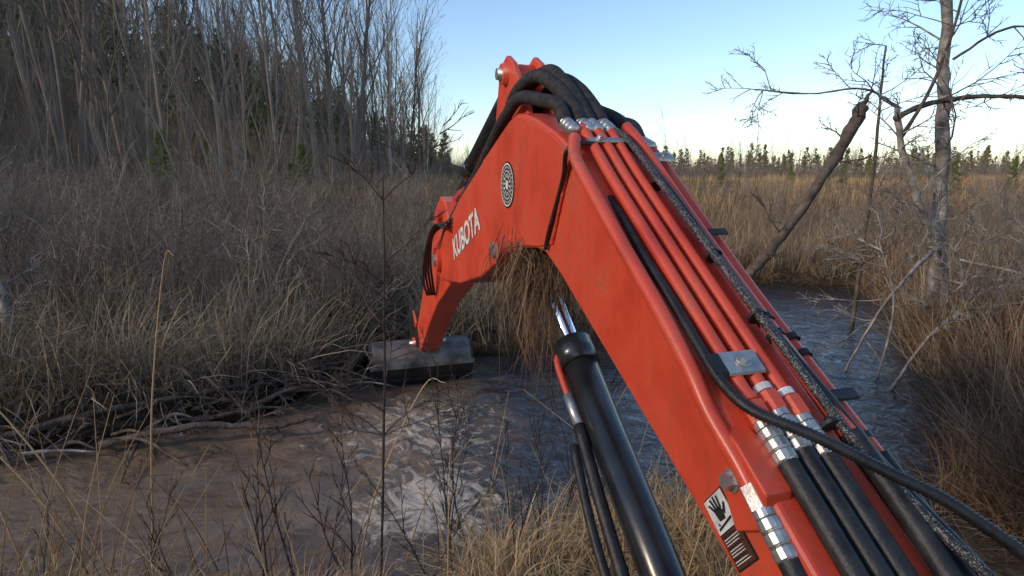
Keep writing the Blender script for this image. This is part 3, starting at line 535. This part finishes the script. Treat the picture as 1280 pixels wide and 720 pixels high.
bar(c,1.235,.003,.033,.03,.04,.026,1)
bar(c,1.94,.04,.165,.053,.018,.005,0); bolt(c,1.94,.08,.058,r=.009)
bar(c,1.90,.235,.315,.028,.03,.006,0); bolt(c,1.90,.283,.034,r=.009)
bar(c,1.62,.24,.32,.014,.016,.006,1); bar(c,1.17,.235,.33,.022,.02,.006,1)
for y_ in (1.34,1.30,1.12):
    for w_ in (.262,.305,.225):
        q0=B(y_,w_,zt(y_)+(-.02 if w_>.23 else .035)); dv=(B(y_+.01,w_,zt(y_+.01))-B(y_,w_,zt(y_))); c.tube([q0-dv*.6,q0+dv*.6],.0215,14,1)
for y_ in (1.78,1.5,1.33,1.1):
    zz=-.008+float(np.interp(y_,[1.05,1.3,1.5,1.75],[-.53,-.345,-.205,-.03])); dv=(B(y_+.01,.2,zt(y_+.01))-B(y_,.2,zt(y_))).normalized()*.004
    c.tube([B(y_,.192,zz)-dv,B(y_,.192,zz)+dv],.023,12,1)
c.tube(cat([B(2.16,-.012,-.27),B(2.12,-.014,-.2),B(2.0,-.016,-.02),B(1.945,-.03,.06),B(1.93,.0,.085),B(1.93,.06,.085)],6),.008,8,1)
c.obj('clamps_and_straps',[M_zinc,M_rub],ex,smooth=False)
prism('arm',[(3.98,-.36),(4.15,-.2),(4.3,-.17),(4.5,-.28),(4.95,-.78),(5.58,-1.47),(5.62,-1.58),(5.52,-1.67),(5.38,-1.62),(4.95,-1.28),(4.5,-.98),(4.25,-.86),(4.05,-.76)],.03,.21,M_or,.012)
d=MB(); a=B(4.75,.12,-.42); e=B(5.55,.12,-1.0); seg(d,a,a.lerp(e,.7),.045,0); seg(d,a.lerp(e,.7),B(5.75,.12,-1.3),.022,1); d.obj('bucket_cylinder',[M_cyl,M_chr],ex)
LK=[(5.50,-1.38),(5.72,-1.28),(5.8,-1.30),(5.78,-1.37),(5.56,-1.47)]
prism('bucket_link',LK,.01,.03,M_or,.006); prism('bucket_link_far',LK,.215,.24,M_or,.006)
d=MB(); cyl(d,5.52,-1.58,-.02,.26,.055,0); cyl(d,5.52,-1.58,-.05,.29,.03,1); d.obj('bucket_pins',[M_or,M_zinc],ex)
w0,w1=-.40,.50; d=MB()
def plate(mb,prof,a_,b_,mat):
    n_=len(prof); vs=[B(y,a_,z) for y,z in prof]+[B(y,b_,z) for y,z in prof]
    mb.add(vs,[tuple(range(n_)),tuple(range(2*n_-1,n_-1,-1))]+[(i,(i+1)%n_,n_+(i+1)%n_,n_+i) for i in range(n_)],mat)
back=[(5.86,-1.64),(5.72,-1.595),(5.58,-1.57),(5.46,-1.575),(5.40,-1.61),(5.365,-1.67),(5.36,-1.74)]
low=[(5.36,-1.74),(5.385,-1.82),(5.44,-1.92),(5.55,-2.07),(5.75,-2.2),(6.0,-2.25)]
for prof,mt in ((back,0),(low,1)):
    k=len(prof); inn=[(5.8+(y-5.8)*.95,-1.9+(z+1.9)*.93) for y,z in prof]
    vs=[B(y,w0,z) for y,z in prof]+[B(y,w1,z) for y,z in prof]+[B(y,w0,z) for y,z in inn]+[B(y,w1,z) for y,z in inn]
    fs=[(i,i+1,k+i+1,k+i) for i in range(k-1)]+[(2*k+i,3*k+i,3*k+i+1,2*k+i+1) for i in range(k-1)]
    d.add(vs,fs,mt)
side=back+low[1:]+[(6.25,-2.1),(6.2,-1.85)]
plate(d,side,w0-.022,w0-.001,1); plate(d,side,w1+.001,w1+.022,1)
plate(d,[(5.345,-1.76),(5.345,-1.72),(5.362,-1.72),(5.362,-1.76)],w0-.03,w1+.03,0)
plate(d,[(5.43,-1.895),(5.42,-1.87),(5.40,-1.875),(5.41,-1.90)],w0-.02,w1+.02,1)
for w_ in (-.0,.21): plate(d,[(5.40,-1.66),(5.45,-1.52),(5.6,-1.36),(5.8,-1.2),(5.86,-1.28),(5.82,-1.66)],w_,w_+.03,1)
d.obj('bucket',[M_steel,M_steeld],ex,smooth=False)
d=MB()
def quad(mb,a_,b_,c_,d_,off,mat):
    mb.add([B(p[0],off,p[1]) for p in (a_,b_,c_,d_)],[(0,1,2,3)],mat)
TL,TR,BL,BR=(1.225,-.712),(1.175,-.645),(1.10,-.795),(1.05,-.728)
def uv(u,v):
    a_=(TL[0]+(TR[0]-TL[0])*u,TL[1]+(TR[1]-TL[1])*u); b_=(BL[0]+(BR[0]-BL[0])*u,BL[1]+(BR[1]-BL[1])*u)
    return (a_[0]+(b_[0]-a_[0])*v,a_[1]+(b_[1]-a_[1])*v)
def poly(mb,pts,off,mat): mb.add([B(uv(u,v)[0],off,uv(u,v)[1]) for u,v in pts],[tuple(range(len(pts)))],mat)
quad(d,uv(0,0),uv(1,0),uv(1,1),uv(0,1),-.0015,1)
quad(d,uv(.03,.02),uv(.97,.02),uv(.97,.5),uv(.03,.5),-.003,0)
quad(d,uv(.05,.52),uv(.95,.52),uv(.95,.98),uv(.05,.98),-.003,2)
poly(d,[(.34,.36),(.30,.24),(.40,.20),(.60,.20),(.68,.27),(.62,.37)],-.0045,1)
for (x0,x1,y1) in [(.30,.16,.10),(.38,.31,.05),(.48,.47,.04),(.58,.64,.06)]: poly(d,[(x0,.23),(x1,y1),(x1+.07,y1-.005),(x0+.09,.22)],-.0045,1)
poly(d,[(.66,.27),(.84,.17),(.88,.20),(.70,.33)],-.0045,1); poly(d,[(.14,.46),(.14,.43),(.86,.38),(.86,.41)],-.0045,1); poly(d,[(.2,.40),(.3,.41),(.25,.36)],-.0045,1)
for i in range(11):
    v=.55+i*.037; quad(d,uv(.12,v),uv(random.uniform(.6,.88),v),uv(.8,v+.012),uv(.12,v+.012),-.0045,0 if i%4 else 1)
d.obj('warning_decal',[M_white,M_blackv,M_brownv],ex,smooth=False)
d=MB()
def disc(mb,y,z,r0,r1,off,mat,n_=40,a0=0,a1=6.2832):
    vs=[];fs=[]
    for i in range(n_+1):
        a_=a0+(a1-a0)*i/n_
        for r_ in (r0,r1): vs.append(B(y+r_*math.cos(a_)/1.047,off,z+r_*math.sin(a_)))
    for i in range(n_): fs.append((2*i,2*i+1,2*i+3,2*i+2))
    mb.add(vs,fs,mat)
yc,zc=2.62,-.055
disc(d,yc,zc,0,.098,-.0085,1); disc(d,yc,zc,.084,.091,-.010,0)
for i in range(26): disc(d,yc,zc,.069,.078,-.010,0,2,i*.2417,i*.2417+.11)
disc(d,yc,zc,.056,.061,-.010,0)
for i in range(12): disc(d,yc,zc,.03,.048,-.010,0,2,i*.5236,i*.5236+.24)
disc(d,yc,zc,0,.02,-.010,0)
d.obj('round_sticker',[M_white,M_blackv],ex,smooth=False)
cu=bpy.data.curves.new('lettering','FONT'); cu.body='KUBOTA'; cu.size=.175; cu.offset=.005; cu.extrude=.0005
to=bpy.data.objects.new('tmp',cu); sc.collection.objects.link(to); dg=bpy.context.evaluated_depsgraph_get(); tm=bpy.data.meshes.new_from_object(to.evaluated_get(dg)); bpy.data.objects.remove(to)
tm.materials.clear(); tm.materials.append(M_white); lt=bpy.data.objects.new('lettering',tm); sc.collection.objects.link(lt); lt.parent=ex
p0=B(3.72,-.004,-.53); xa=(B(3.1,-.004,-.285)-p0).normalized(); za=-nv; ya=za.cross(xa)
lt.matrix_world=Matrix(((xa.x,ya.x,za.x,p0.x),(xa.y,ya.y,za.y,p0.y),(xa.z,ya.z,za.z,p0.z),(0,0,0,1)))
mb=MB()
for i in range(900):
    y=random.gauss(2.48,.07); w_=random.gauss(.10,.07); z=-.30+random.gauss(0,.04); l=random.uniform(.1,.45) if random.random()<.8 else random.uniform(.4,.7)
    p=B(y,w_,z); q=p+Vector((random.gauss(0,.05),random.gauss(0,.06),-l*.5)); r_=q+Vector((random.gauss(0,.06),random.gauss(0,.06),-l*.5))
    wv=Vector((random.gauss(0,1),random.gauss(0,1),0)).normalized()*.0018
    mb.add([p-wv,p+wv,q+wv,q-wv,r_],[(0,1,2,3),(3,2,4)],0,random.random())
mb.obj('snagged_dry_grass',[M_rus],smooth=False)
